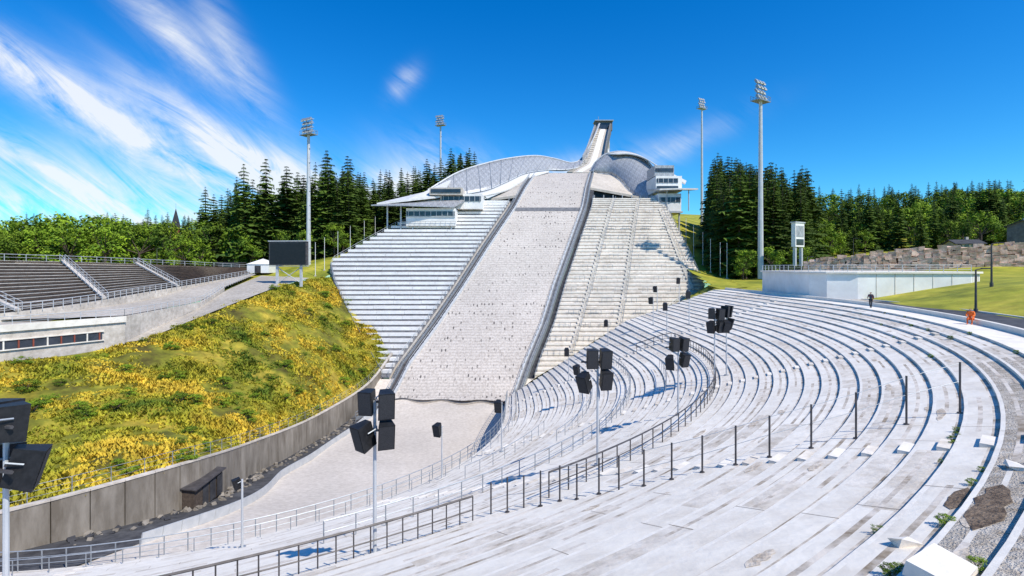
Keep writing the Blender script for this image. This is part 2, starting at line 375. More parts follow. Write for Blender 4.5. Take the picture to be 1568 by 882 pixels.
for i in range(len(As)-1):
    a0,a1=As[i],As[i+1]
    if a0>-45:
        mb.face([(*stp(77.7,a0),-4.50),(*stp(83.5,a0),-4.48),(*stp(83.5,a1),-4.48),(*stp(77.7,a1),-4.50)],'asph' if a0<-3 else 'path')
        mb.face([(*stp(78.1,a0),-4.49),(*stp(78.2,a0),-4.49),(*stp(78.2,a1),-4.49),(*stp(78.1,a1),-4.49)],'white')
        A=[(*stp(83.5,a0),-4.34),(*stp(83.5,a1),-4.34)];B=[(*stp(83.7,a0),-4.34),(*stp(83.7,a1),-4.34)]
        mb.slab(A,B,.4,'conc_edge')
mb.build('plaza_road')

# ------------------------------------------------------------------ rails on the terraces
mb=MB()
A1=[-104+.9*i for i in range(58)]
P=[pos(57.9,a) for a in A1 if a<-53]
fence(mb,P,1.15,.62,'dsteel',2,.05,.028)
mb.build('terrace_railing')
mb=MB(); P=[pos(58.6,a) for a in np.arange(-50,-.5,1)]+[pos(58.6,t) for t in (0.0,2,4)]+[pos(57,5),pos(54,6)]
fence(mb,P,1.15,1.3,'dsteel',2,.05,.035); mb.build('terrace_railing')
mb=MB(); P=[pos(50.4,a) for a in np.arange(-58,-.5,1)]+[pos(50.4,4.),pos(50.4,9.)]
fence(mb,P,1.1,1.6,'steel',2,.04,.035); mb.build('terrace_railing')
mb=MB(); P=[pos(35.1,a) for a in np.arange(-104,-.5,1)]+[pos(35.1,t) for t in (4.,10,16,22,28,31)]
fence(mb,P,1.3,1.4,'steel',3,.04,.04)
P2=[pos(36.6,a) for a in np.arange(-104,-.5,1)]+[pos(36.6,t) for t in (4.,10,16,22,28,31)]
fence(mb,P2,1.0,2,'steel',1,.03,.03); mb.build('outrun_fence')
mb=MB()
for k,(r_,a0,a1) in enumerate(((46,-30,-8),(42,-40,-20),(54,-20,-6))):
    fence(mb,[pos(r_+.1,a) for a in np.arange(a0,a1,1)],1.0,1.8,'steel',1,.035,.03)
mb.build('terrace_railing')
mb=MB(); PX=[17.5,15.5,13.6,11.9,10.3,9,7.7,6.5,5.4,4.4,3.6,2.7,2,1.2,.5,-.2,-.9]
last=None
for i,x in enumerate(PX):
    y=20+.12*i; r_=math.hypot(x-CX,y-CY); z=zt(r_); h=2.0-.5*min(1,i/6)
    mb.tube((x,y,z-.05),(x,y,z+h),.038,'dsteel',6); mb.tube((x,y,z-.06),(x,y,z+.04),.10,'dsteel',8)
    p=np.array((x,y,z+h-.05))
    if last is not None:
        mb.tube(last,p,.012,'steel',4); mb.tube(last-np.array((0,0,.7)),p-np.array((0,0,.7)),.012,'steel',4)
    last=p
mb.build('aisle_cable_railing')

# ------------------------------------------------------------------ retaining wall, hill, path
WL=[(-46,26,-17),(-36,36,-17.5),(-30.5,48,-18.6),(-31.6,62,-21.5),(-31,80,-23.7),(-29,102,-23.7),(-26.5,112,-19.2)]
MD=[(-62,42,-15.5),(-52,53,-16),(-45,63,-16.2),(-44,78,-15.5),(-43,98,-13),(-40,115,-12.5),(-36.5,124,-11.4)]
TP=[(-90,50,-12.5),(-66,66,-12.4),(-59,78,-11.8),(-57,95,-8.7),(-55,115,-5.2),(-51.5,130,-3.4),(-47.5,137,-3)]
def catm(P,n):
    P=np.array(P,float); m=len(P); out=[]
    for t in np.linspace(0,m-1,n):
        i=min(int(t),m-2); f=t-i; p0=P[max(i-1,0)];p1=P[i];p2=P[i+1];p3=P[min(i+2,m-1)]
        out.append(.5*((2*p1)+(-p0+p2)*f+(2*p0-5*p1+4*p2-p3)*f*f+(-p0+3*p1-3*p2+p3)*f**3))
    return np.array(out)
nw=150; a_,b_,c_=catm(WL,nw),catm(MD,nw),catm(TP,nw); tt=np.linspace(0,1,50)
G=np.zeros((nw,50,3))
for j,t in enumerate(tt):
    G[:,j]=a_*(2*(t-.5)*(t-1))+b_*(4*t*(1-t))+c_*(2*t*(t-.5))
for i in range(nw):
    for j in range(50):
        e=min(1,j/3)*min(1,(49-j)/3)
        G[i,j,2]+=e*(1.1*noise.noise(Vector(G[i,j])*.10)+.55*noise.noise(Vector(G[i,j])*.4))
gridmesh('grassy_hill',G,'grasshill')
def hillpt():
    i=random.random()*(nw-1.01); j=random.random()*48.9; a=int(i);b=int(j); fi=i-a;fj=j-b
    return (G[a,b]*(1-fi)*(1-fj)+G[a+1,b]*fi*(1-fj)+G[a,b+1]*(1-fi)*fj+G[a+1,b+1]*fi*fj)
V=[];Fc=[]
for q in range(36000):
    p=hillpt(); nz_=noise.noise(Vector(p)*.16); n2=noise.noise(Vector(p)*.5+Vector((9,3,1)))
    if nz_+n2*.8<-.33: continue
    h=(.18+.7*max(0,nz_*.8+n2*.7+.12))*random.uniform(.5,1.1)
    for k in range(3):
        an=random.random()*6.28; w_=.09+.17*random.random(); l=random.uniform(.3,1.1)*h
        dx,dy=math.cos(an),math.sin(an); n0=len(V); ox,oy=random.uniform(-.3,.3),random.uniform(-.3,.3)
        V+=[(p[0]+ox-dy*w_,p[1]+oy+dx*w_,p[2]-.05),(p[0]+ox+dy*w_,p[1]+oy-dx*w_,p[2]-.05),(p[0]+ox+dx*l,p[1]+oy+dy*l,p[2]+h)]
        Fc.append((n0,n0+1,n0+2))
me=bpy.data.meshes.new('hill_grass'); me.from_pydata(V,[],Fc); me.materials.append(M['blade']); me.update()
scene.collection.objects.link(bpy.data.objects.new('hill_grass',me))

W=catm(WL,60); mb=MB()
Wr=resample(W,2.4)
for i in range(len(Wr)-1):
    p=Wr[i];q=Wr[i+1]; d=(q-p)[:2]; d/=np.linalg.norm(d); nrm=np.array([d[1],-d[0]])
    if nrm[0]<0: nrm=-nrm
    off=nrm*.4; g=.03
    z0=min(zp(p[1]),p[2])-1.5; z1=min(zp(q[1]),q[2])-1.5
    pa=p[:2]+d*g; qa=q[:2]-d*g
    poly=[tuple(pa),tuple(qa),tuple(qa+off),tuple(pa+off)]
    mb.prism(poly,[z0,z1,z1,z0],[p[2]+.25,q[2]+.25,q[2]+.25,p[2]+.25],'wall')
    c0=p[:2]-nrm*.05; c1=q[:2]-nrm*.05; o2=nrm*.52
    mb.prism([tuple(c0),tuple(c1),tuple(c1+o2),tuple(c0+o2)],[p[2]+.25,q[2]+.25,q[2]+.25,p[2]+.25],[p[2]+.38,q[2]+.38,q[2]+.38,p[2]+.38],'riser')
    pb=p[:2]+off*.2; qb=q[:2]+off*.2
    mb.face([(*pb,z0),(*qb,z1),(*qb,q[2]),(*pb,p[2])],'dark')
mb.build('retaining_wall')
mb=MB(); fence(mb,[tuple(p+np.array((0,0,.3))) for p in W],1.3,2.6,'steel',3,.02,.03); mb.build('wire_fence')
def offs(line,d,dz=0):
    out=[]
    for i,p in enumerate(line):
        q=line[min(i+1,len(line)-1)]; o=line[max(i-1,0)]; t=(q-o)[:2]; t/=np.linalg.norm(t); nn=np.array([t[1],-t[0]])
        if nn[0]<0: nn=-nn
        x,y=p[:2]+nn*d; out.append((x,y,zp(y)+dz))
    return out
Wl=np.array([p for p in W if p[1]<101]); mb=MB()
wid=lambda y: float(np.interp(y,[26,44,60,100],[9,5.5,4.2,3.0]))
inn=offs(Wl,.3,.09); out_=[offs(Wl,wid(p[1]),.09)[i] for i,p in enumerate(Wl)]
for i in range(len(Wl)-1): mb.face([inn[i],inn[i+1],out_[i+1],out_[i]],'asph')
mb.build('service_road')
mb=MB(); sel=[offs(Wl,wid(p[1])+.1,.0)[i] for i,p in enumerate(Wl) if p[1]>40]
for i in range(len(sel)-1):
    a,b=np.array(sel[i]),np.array(sel[i+1]); m_=(a+b)/2; L_=np.linalg.norm(b-a)
    mb.box(m_+np.array((0,0,.4)),(L_-.05,.12,.85),'pole',rz=math.atan2(b[1]-a[1],b[0]-a[0]),ry=-math.asin((b[2]-a[2])/L_))
mb.build('outrun_board')
mb=MB()
for i in range(260):
    p=random.choice(Wl[12:]); d=random.uniform(.6,2.2); x=p[0]+d; y=p[1]+random.uniform(-1,1); s=random.uniform(.15,.5)
    mb.box((x,y,zp(y)+s*.3),(s,s*.8,s*.7),random.choice(['wall','wall','dark']),rz=random.random()*3,rx=random.random())
mb.build('rubble')
mb=MB(); c=np.array((-29.9,49.5)); z=zp(49.5)
mb.box((c[0],c[1],z+1.2),(1.2,5.0,2.4),'bark',rz=.05); mb.box((c[0]+.1,c[1],z+2.46),(1.6,5.4,.1),'dsteel',rz=.05,ry=.12)
for k in range(4): mb.box((c[0]+.62,c[1]-1.8+k*1.2,z+1.1),(.06,1.0,1.9),'dark',rz=.05)
mb.build('storage_shelter')

Lp=[(-61,76,-11.7),(-60,95,-8.8),(-64,115,-5.4),(-69,141,-2.6)];Rp=[(-57.5,80,-11.6),(-55.5,95,-8.5),(-53.5,115,-5.0),(-53,134,-3.1)]
l=catm(Lp,40);r=catm(Rp,40); gridmesh('gravel_path',np.stack([l*(1-t)+r*t+np.array((0,0,.12)) for t in np.linspace(0,1,6)],1),'path')
l=catm([(-59.3,78,-7.7),(-60,88,-7.4),(-61,100,-6.9),(-64.5,114,-5.0),(-69.5,139,-2.3)],40);r=catm([(-71.9,72,-7.7),(-71.8,85,-7.2),(-71.7,100,-6.6),(-71.5,115,-4.7),(-71.2,139,-2.2)],40)
gridmesh('concourse',np.stack([l*(1-t)+r*t+np.array((0,0,.2)) for t in np.linspace(0,1,6)],1),'path')

Al=[(-.5,101.2,-26.4),(4,99.4,-22),(10,99.3,0),(19,99.3,0),(28,99.3,0),(35,99.3,0),(40,99.3,-4.6),(48,104,-4.2)]
Al=[(x,y,z if z else zst(x-CX,31.5)-.1) for x,y,z in Al]
Bl=[(3.6,105.5,zp(105.5)-.2),(7.6,107,zp(107)),(13,110,zp(110)),(19.4,112.2,zp(112)),(30.3,118.2,zp(118)),(41.5,127.2,zp(127)),(50,132.2,zp(132)),(56,136,-3)]
l=catm(Al,60);r=catm(Bl,60); GG=np.stack([l*(1-t)+r*t for t in np.linspace(0,1,12)],1)
GG[:,3:9,2]+=.25*rng.randn(60,6); gridmesh('grass_bank',GG,'ground')

# ------------------------------------------------------------------ left grandstand + service building + wall
mb=MB()
Bc=[(-92,38,-8),(-72,72,-6.6),(-71.5,100,-5),(-71,139,-2.1)]; Tc=[(-125,50,2),(-93,90,1.2),(-84,115,.6),(-76,147,-.6)]
b=catm(Bc,60);t=catm(Tc,60); nr=14
for k in range(nr):
    f0,f1=k/nr,(k+1)/nr
    for i in range(59):
        p0=b[i]*(1-f0)+t[i]*f0;p1=b[i+1]*(1-f0)+t[i+1]*f0;q0=b[i]*(1-f1)+t[i]*f1;q1=b[i+1]*(1-f1)+t[i+1]*f1
        q0z=q0.copy();q1z=q1.copy();q0z[2]=p0[2];q1z[2]=p1[2]
        mb.face([p0,p1,q1z,q0z],'midgray')
        h0=q0z.copy();h1=q1z.copy(); h0[2]=q0[2]-.10; h1[2]=q1[2]-.10
        mb.face([q0z,q1z,h1,h0],'dark'); mb.face([h0,h1,q1,q0],'riser')
        h0=p0+(q0-p0)*.45;h1=p1+(q1-p1)*.45
        h0[2]=p0[2]+.34;h1[2]=p1[2]+.34; g0=p0+(q0-p0)*.8;g1=p1+(q1-p1)*.8;g0[2]=h0[2];g1[2]=h1[2]
        mb.slab([h0,h1],[g0,g1],.16,'seat')
for i in range(59):
    mb.face([t[i],t[i+1],t[i+1]-np.array((0,0,6)),t[i]-np.array((0,0,6))],'riser')
    mb.face([b[i],b[i+1],b[i+1]-np.array((0,0,4)),b[i]-np.array((0,0,4))],'riser')
fence(mb,[tuple(p) for p in t],1.1,3,'pole',2,.05,.05)
fence(mb,[tuple(p+np.array((.2,0,0))) for p in b],1.15,1.6,'pole',3,.05,.05)
for i in (8,21,32,44):
    P=[b[i]*(1-f)+t[min(59,i-5)]*f for f in np.linspace(0,1,14)]
    mb.slab([p+np.array((0,-.45,.35)) for p in P],[p+np.array((0,.45,.35)) for p in P],.3,'riser')
    fence(mb,[tuple(p+np.array((0,.6,.3))) for p in P],1.1,2,'pole',2,.04,.04)
    fence(mb,[tuple(p+np.array((0,-.6,.3))) for p in P],1.1,2,'pole',2,.04,.04)
mb.build('grandstand')
mb=MB()
poly=[(-80,44),(-66,66),(-59,78),(-63,82),(-71.8,72),(-92,50)]
mb.prism(poly,-17,-7.9,'riser','path')
d=np.array((7,12.));d/=np.linalg.norm(d);nr_=np.array((d[1],-d[0]));an=math.atan2(d[1],d[0])
def onface(s,o=0): return np.array((-66,66.))+d*s+nr_*o
c=onface(2,.12); mb.box((*c,-8.0),(24,.35,.9),'conc',rz=an)
c=onface(1,.03); mb.box((*c,-10.2),(20,.1,1.15),'glass',rz=an)
for k in range(14): c=onface(-8.6+k*1.48,.1); mb.box((*c,-10.2),(.16,.2,1.2),'red' if k%3 else 'conc',rz=an)
c=onface(1,.12); mb.box((*c,-10.85),(20.4,.28,.14),'conc',rz=an); mb.box((*c,-9.55),(20.4,.28,.14),'conc',rz=an)
fence(mb,[(-80,44,-7.6),(-66,66,-7.6),(-59,78,-7.6)],1.1,1.8,'pole',3,.04,.04)
mb.build('service_building')
mb=MB(); P=[(-59,78),(-59.6,88),(-60.5,100),(-64,114)]; ztp=[-7.6,-7.3,-6.9,-4.6]; zb=[-13,-12,-10.5,-8]
for i in range(3):
    a=np.array(P[i]);b2=np.array(P[i+1]); mb.prism([tuple(a),tuple(b2),tuple(b2-(.5,0)),tuple(a-(.5,0))],[zb[i],zb[i+1],zb[i+1],zb[i]],[ztp[i],ztp[i+1],ztp[i+1],ztp[i]],'riser')
mb.build('concrete_wall')
mb=MB(); fence(mb,[(*P[i],ztp[i]) for i in range(4)]+[(-70,139,-2.2)],1.1,1.8,'pole',2,.04,.04); mb.build('path_railing')

# ------------------------------------------------------------------ ski jump tower, wind screens, wings
sj=empty('ski_jump_tower')
FT=[(-27.1,165,24.6),(-18.8,175,32.0),(-10.4,185,37.0),(-1,195,41.2),(9.4,205,44.3),(17.8,212,44.6),(25.3,218,44.2),(30.6,226,47.6),(35.8,236,55.6),(40.2,246,64),(43.8,256,71.5)]
FB=[(-26.3,160,21.6),(-17.7,165,23.0),(-8.5,170,25.4),(-2,178,29.4),(5.1,190,34.6),(14.5,203,38.2),(22.7,207,39.2),(30.3,218,43.4),(34.3,230,50.7),(38.4,243,59.8),(42,255,68.3)]
def shell(name,T,B,bulge,mat,n=90,m=8,th=.5):
    T=catm(T,n);B=catm(B,n); P=np.zeros((n,m,3))
    for j,s in enumerate(np.linspace(0,1,m)):
        P[:,j]=B*(1-s)+T*s; P[:,j,1]-=bulge*math.sin(math.pi*s)
    o=gridmesh(name,P,mat,parent=sj); md=o.modifiers.new('s','SOLIDIFY'); md.thickness=th; md.offset=1
    return T,B
T1,B1=shell('left_wind_screen',FT,FB,.5,'clad')
shell('left_roof_skirt',[tuple(np.array(p)+(0,-.8,-.4)) for p in FB[:6]],[(-30,154,19.0),(-20,158,20.6),(-9,166,22.9),(-1,176,26.2),(6,188,32),(14.6,202,37)],.4,'clad_l',50,5,.3)
mb=MB()
for i in range(89):
    mb.tube(T1[i],T1[i+1],.34,'pole',5,cap=False); mb.tube(B1[i],B1[i+1],.25,'pole',5,cap=False)
off=np.array((0,-1.0,0))
for i in range(0,88,4):
    mb.tube(B1[i]+off*.8,T1[i]+off*.4,.09,'steel',4,cap=False)
mb.build('screen_frame_left',sj)
RT=[(31.9,207,38.5),(33.8,207,42.2),(38,207,45.4),(43.4,205,46),(48,200,43.9),(51.2,195,40.3),(52.5,188,35)]
RB=[(31.5,204,37.2),(33.9,203,36.8),(38.5,200,35.7),(40.9,193,32),(42.2,186,27.5),(44.5,180,24.1),(48.2,175,23.7)]
T2,B2=shell('right_wind_screen',RT,RB,2.2,'clad',60,8)
mb=MB()
for i in range(59): mb.tube(T2[i],T2[i+1],.4,'pole',5,cap=False); mb.tube(B2[i],B2[i+1],.25,'pole',5,cap=False)
for i in range(0,56,5): mb.tube(B2[i]-np.array((0,.5,0)),T2[i]-np.array((0,.5,0)),.09,'steel',4,cap=False)
mb.build('screen_frame_right',sj)
shell('right_roof',[(38,207.5,45.6),(43.4,205.5,46.3),(48.4,200.5,44.2),(52,195.5,40.8),(55.5,187,35.6),(60,176,29.5)],[(41,200,44.0),(45.5,198,43.6),(49.5,193,41.2),(52.2,187,37.5),(54,179,33),(57.5,170,27.5)],.2,'clad_l',40,4,.4)
IY=[204,207,218,230,243,255,259]; IZ=[37.3,38.5,43.4,50.7,59.8,68.6,69.3]; IL=[21.5,22.7,29.5,33.7,37.8,41.6,42.6]; IR=[31.4,32.7,39.0,41.8,45.3,48.8,49.8]
Yi=np.linspace(204,259,60); f=lambda a:np.convolve(np.pad(np.interp(Yi,IY,a),3,mode='edge'),np.ones(7)/7,'valid')
zi,li,ri_=f(IZ),f(IL),f(IR)
mb=MB()
mb.slab([(li[i],Yi[i],zi[i]) for i in range(60)],[(ri_[i],Yi[i],zi[i]) for i in range(60)],1.8,'beige')
mid=(li+ri_)/2
mb.slab([(mid[i]-1.1,Yi[i],zi[i]+.12) for i in range(60)],[(mid[i]+1.1,Yi[i],zi[i]+.12) for i in range(60)],.1,'white')
for i in range(0,60,2): mb.box((li[i]+1.3,Yi[i],zi[i]+.15),(2.2,.5,.25),'riser')
k0=8
mb.slab([(ri_[i],Yi[i],zi[i]+.4+2.6*min(1,(i-k0)/12)) for i in range(k0,60)],[(ri_[i]+.5,Yi[i],zi[i]+.4+2.6*min(1,(i-k0)/12)) for i in range(k0,60)],5.5,'midgray')  # right parapet coloured darker to stand in for its shaded inner face
mb.slab([(li[i]-.5,Yi[i],zi[i]+2.2) for i in range(20,60)],[(li[i],Yi[i],zi[i]+2.2) for i in range(20,60)],4.5,'clad')
mb.box((46.3,260.5,70.9),(8.6,5,4.6),'midgray'); mb.box((46.3,257.9,70.6),(7.0,.3,3.2),'glass'); mb.box((46.3,260,73.4),(9.4,6.5,.4),'steel')
mb.tube((44,261,73.5),(44,261,76.5),.12,'steel')
mb.prism([(42,262),(50,262),(50,266),(42,266)],20,70,'riser'); mb.tube((38,240,25),(42.5,248,60),1.0,'steel',8); mb.tube((52,240,25),(45,248,60),1.0,'steel',8)
mb.build('inrun',sj)
mb=MB()
Ya=np.linspace(170,203,24)
fbx=lambda y: float(np.interp(y,[170,178,190,203],[-8.5,-2,5.1,12.5])) ; fbz=lambda y: float(np.interp(y,[170,178,190,203],[22.4,26.4,32.6,37]))
mb.slab([(fbx(y),y,fbz(y)) for y in Ya],[(XL(y)-1.7,y,zp(y)+.4) for y in Ya],.8,'beige')
gbx=lambda y: float(np.interp(y,[175,180,186,193,200,204],[46,44.5,42.2,40.9,38.5,31.5])); gbz=lambda y: float(np.interp(y,[175,180,186,193,200,204],[23.7,24.1,27.5,32,35.7,37.2]))
Yb=np.linspace(176,203.5,24)
mb.slab([(XR(y)+1.7,y,zp(y)+.4) for y in Yb],[(gbx(y),y,gbz(y)) for y in Yb],.8,'beige')
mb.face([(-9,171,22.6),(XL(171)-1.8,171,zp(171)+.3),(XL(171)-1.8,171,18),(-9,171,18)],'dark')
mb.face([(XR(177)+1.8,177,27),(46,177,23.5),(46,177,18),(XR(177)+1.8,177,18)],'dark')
for k in range(6): mb.tube((XR(176)+3+k*3.2,175.6,17),(XR(176)+3+k*3.2,175.6,24.5),.18,'pole')
mb.build('knoll_deck',sj)
mb=MB()
mb.slab([(-39.6,150,18.6),(-31,152,19.9),(-22,156,21.5)],[(-33,163,22),(-27.5,166,24.4),(-20,172,29.5)],.55,'clad_l')
mb.slab([(-41,149,18.0),(-30,148,17.8),(-17,150,17.6)],[(-36,154,18.8),(-28,155,19.6),(-14,158,20.8)],.35,'clad')
mb.box((-24,155,14.6),(14.5,8,5.2),'white')
mb.box((-24,150.9,15.6),(14.2,.2,1.3),'glass',); mb.box((-24,150.8,14.7),(14.6,.3,.12),'pole')
mb.box((-15.5,161,20.0),(13,8,4.6),'white'); mb.box((-15.5,156.9,20.8),(12,.2,1.5),'glass')
mb.box((-20,159,22.8),(10,8,2.2),'riser'); mb.box((-20,154.9,22.9),(9,.2,1.1),'glass')
for k in range(9): mb.box((-30.5+k*1.65,150.75,15.6),(.14,.2,1.4),'pole')
for k in range(8): mb.box((-21+k*1.6,156.75,20.8),(.14,.2,1.6),'pole')
for x,z0 in ((-37,5),(-33,6),(-29.5,7),(-18,9)): mb.tube((x,152,z0-6),(x,152,18.3),.25,'pole')
fence(mb,[(-33,150.6,12.1),(-16.5,150.6,12.1)],1.2,1.5,'steel',2,.05,.05)
mb.build('left_wing',sj)
mb=MB()
mb.slab([(47,163,24.8),(53,163,25.0),(60,165,25.2)],[(47,178,27),(54,178,27),(60,172,26)],.5,'clad_l')
mb.box((51.5,174,27.2),(8.5,12,5),'white'); mb.box((51,167.9,28.2),(7,.2,1.4),'glass'); mb.box((51,167.9,26.0),(7,.2,.8),'glass')
mb.box((51.2,177,32.2),(6.5,10,3.6),'clad'); mb.box((51.2,171.9,32.4),(6,.2,1.2),'glass')
mb.box((51,170,20.8),(7.4,9,5.6),'white'); mb.box((51,165.4,21.6),(6.6,.2,1.5),'glass'); mb.box((51,170,17.6),(8.2,10,.5),'pole')
for x in (47.5,51,54.5): mb.tube((x,167,2),(x,167,18),.28,'pole')
for x in (50,57): mb.tube((x,165.2,18),(x,165.2,24.6),.18,'pole')
for k in range(5): mb.box((48+k*1.6,165.3,21.6),(.14,.2,1.6),'pole'); mb.box((48+k*1.6,167.8,28.2),(.14,.2,1.5),'pole')
mb.build('right_wing',sj)

# ------------------------------------------------------------------ floodlight masts
def mast(x,y,z0,z1,s=1.0,yaw=0):
    mb=MB(); mb.tube((0,0,z0),(0,0,z1),.75*s,'pole',10,r2=.42*s)
    mb.box((0,0,z1-.2),(5.2*s,2.6*s,.18),'steel'); fence(mb,[(-2.6*s,-1.3*s,z1-.2),(2.6*s,-1.3*s,z1-.2),(2.6*s,1.3*s,z1-.2),(-2.6*s,1.3*s,z1-.2)],1.1,1.3*s,'steel',2,.05,.05)
    for lv in range(4):
        zz_=z1+.8*s+lv*1.25*s; mb.tube((-2.1*s,.2,zz_),(2.1*s,.2,zz_),.10,'pole',5)
        for q in range(3):
            X0=(-1.7+q*1.5+(-.5 if lv%2 else .1))*s
            mb.box((X0,-.25*s,zz_+.1),(1.15*s,.5*s,.95*s),'steel',rx=R(-35)); mb.box((X0,-.52*s,zz_-.08),(.95*s,.1,.78*s),'white',rx=R(-35))
    mb.tube((-1.2*s,.25,z1),(-1.2*s,.25,z1+4.9*s),.12,'pole',5);mb.tube((1.2*s,.25,z1),(1.2*s,.25,z1+4.9*s),.12,'pole',5)
    for k in range(10): mb.box((.62*s,0,z0+(z1-z0)*k/10),(.2,.4,.12),'steel')
    o=mb.build('floodlight_mast'); o.location=(x,y,0); o.rotation_euler=(0,0,yaw)
mast(-60,151,-3,39,.95,-.5)
mast(-31.8,228,12,63,.85,-.4)
mast(60.7,125,-3,40.5,.92,.6)
mast(85.3,230,14,71,.85,.5)

# ------------------------------------------------------------------ speakers
def spk(mb,c,yaw,tilt_,s=1.0):
    c=Vector(c); mt=Matrix.Rotation(yaw,3,'Z')@Matrix.Rotation(tilt_,3,'X')
    w,dp,h=.34*s,.36*s,.56*s
    fr=[(-w,-dp,-h),(w,-dp,-h),(w,-dp,h),(-w,-dp,h)]; bk=[(-w*.62,dp,-h*.92),(w*.62,dp,-h*.92),(w*.62,dp,h*.92),(-w*.62,dp,h*.92)]
    q=lambda p:c+mt@Vector(p)
    mb.face([q(p) for p in bk][::-1],'black')
    for i in range(4):
        j=(i+1)%4; mb.face([q(fr[j]),q(fr[i]),q(bk[i]),q(bk[j])],'black')
    mb.face([q(p) for p in fr],'black')
    mb.face([q((p[0]*.88,p[1]-.012,p[2]*.93)) for p in fr],'grille')
    mb.tube(q((0,dp*.9,0)),q((0,dp*1.25,0)),.05*s,'dsteel',5)
    for sx_ in (-1,1): mb.tube(q((sx_*w*1.02,0,h*.3)),q((sx_*w*1.02,dp*1.1,h*.3)),.025,'steel',4)
def sp(x,y,top,kind,yaw=0,s=1.0):
    r,a=((math.hypot(x-CX,y-CY),math.degrees(math.atan2(y-CY,x-CX))) if y<CY else (x-CX,y-CY))
    z=zt(r,a); mb=MB()
    mb.tube((0,0,-.05),(0,0,top),.075,'pole',8,r2=.06); mb.tube((0,0,-.1),(0,0,.05),.22,'steel',8)
    t=top
    if kind=='cluster':
        spk(mb,(.42,-.1,t-.1),.25,R(8),s); spk(mb,(.42,-.1,t-1.22),.25,R(14),s)
        spk(mb,(-.26,.1,t-.05),-.3,R(6),s*.9); spk(mb,(-.36,-.2,t-1.25),-.8,R(16),s)
        mb.tube((-.6,.25,t-.1),(.6,.25,t-.1),.05,'dsteel',5); mb.tube((-.6,.25,t-1.2),(.6,.25,t-1.2),.05,'dsteel',5)
    elif kind=='tri':
        spk(mb,(-.36,0,t-.05),.1,R(5),s); spk(mb,(.4,0,t-.05),.2,R(10),s); spk(mb,(.42,-.05,t-1.22),.2,R(16),s); spk(mb,(-.75,-.2,t-1.35),-.7,R(24),s)
        mb.tube((-.9,.25,t-.3),(.7,.25,t-.3),.05,'dsteel',5)
    else:
        spk(mb,(-.35,0,t-.3),-.6,R(16),s); mb.tube((0,0,t-.3),(-.3,.1,t-.3),.05,'dsteel',5)
    o=mb.build('loudspeaker_pole'); o.location=(x,y,z); o.rotation_euler=(0,0,yaw)
sp(-12.75,12.9,6.2,'cluster',2.9,.92)
sp(-5.2,19.4,5.75,'cluster',.1,.9)
sp(-16.6,31.5,4.2,'single',-.2,.6)
sp(-6.3,46,4.8,'single',.2,1.0)
sp(-1.0,50,4.8,'single',.4,1.0)
sp(4.85,29,6.1,'tri',0,.95)
sp(12.5,38.5,5.4,'tri',.2,.9)
sp(18.6,47,6.2,'cluster',0,.95); sp(19.9,47.5,6.0,'tri',.8,.95)
for x,y,h in ((8.2,74,4.5),(23,76,4.6),(27,78,4.8),(24,87,4.4),(32,98,4.6),(27.8,98,4.6),(16.5,88,4.2),(8,60,4.2)):
    sp(x,y,h,'single',random.uniform(-.3,.8),1.0)

# ------------------------------------------------------------------ scoreboard, plaza building, stone wall, others
mb=MB()
mb.box((0,0,3.1),(9.4,.9,5.6),'dsteel'); mb.box((0,-.48,3.1),(8.8,.08,5.0),'screen'); mb.box((0,0,6.05),(9.8,1.2,.2),'pole')
for x in (-3,3): mb.box((x,.2,-2.2),(.5,.5,5.2),'pole')
mb.box((0,.2,.1),(9.4,1.2,.16),'steel'); mb.tube((-3,.2,-4),(3,.2,-.2),.1,'pole'); mb.tube((3,.2,-4),(-3,.2,-.2),.1,'pole')
o=mb.build('scoreboard'); o.location=(-53.2,122,0); o.rotation_euler=(0,0,-.1)
mb=MB()
poly=[(44,90),(43,84),(42.2,78),(42.4,73),(43.6,70.9),(47,69.6),(61,68),(63.5,69.5),(66,88)]
mb.prism(poly,-5.5,-.95,'white','riser')
pl2=[(p[0]+(-.25 if p[0]<52 else .25),p[1]+(-.25 if p[1]<80 else .25)) for p in poly]
mb.prism(pl2,-.95,-.7,'conc_edge','conc_edge')
fence(mb,[(*p,-.7) for p in poly[:7]],.9,1.7,'pole',3,.035,.04)
for a,b2 in zip(poly[5:7],poly[6:8]):
    for k in range(1,6):
        x=a[0]+(b2[0]-a[0])*k/6;y=a[1]+(b2[1]-a[1])*k/6; mb.box((x,y-.01,-3),(.05,.06,4.0),'riser')
mb.build('plaza_building')
mb=MB(); line=resample([(60,104,-1.5),(68,97,-1.5),(79,90,-1.6),(90,84,-1.6),(112,74,-1.6)],1.0)
for i,p in enumerate(line):
    top=np.interp(i/len(line),[0,.25,1],[1.0,2.7,5.6]); z=-1.8
    while z<top:
        h=random.uniform(.55,.95); w_=random.uniform(.9,1.5)
        n0=len(mb.v); mb.box((p[0]+random.uniform(-.1,.1)+z*.12,p[1]+random.uniform(-.1,.1)+z*.2,z+h/2),(w_,1.2,h*.97),'stone',rz=-.55+random.uniform(-.15,.15),rx=random.uniform(-.1,.1),ry=random.uniform(-.1,.1))
        for q in range(n0,len(mb.v)): mb.v[q]=tuple(np.array(mb.v[q])+rng.uniform(-.12,.12,3))
        z+=h
a=[(p[0]+.7,p[1]+.9,-2) for p in line]
for i in range(len(a)-1):
    t0=np.interp(i/len(line),[0,.25,1],[.8,2.5,5.4]);t1=np.interp((i+1)/len(line),[0,.25,1],[.8,2.5,5.4])
    mb.face([a[i],a[i+1],(*a[i+1][:2],t1),(*a[i][:2],t0)],'dark')
    mb.face([(*a[i][:2],t0),(*a[i+1][:2],t1),(a[i+1][0]+8,a[i+1][1]+14,t1+.6),(a[i][0]+8,a[i][1]+14,t0+.6)],'ground')
mb.build('boulder_wall')
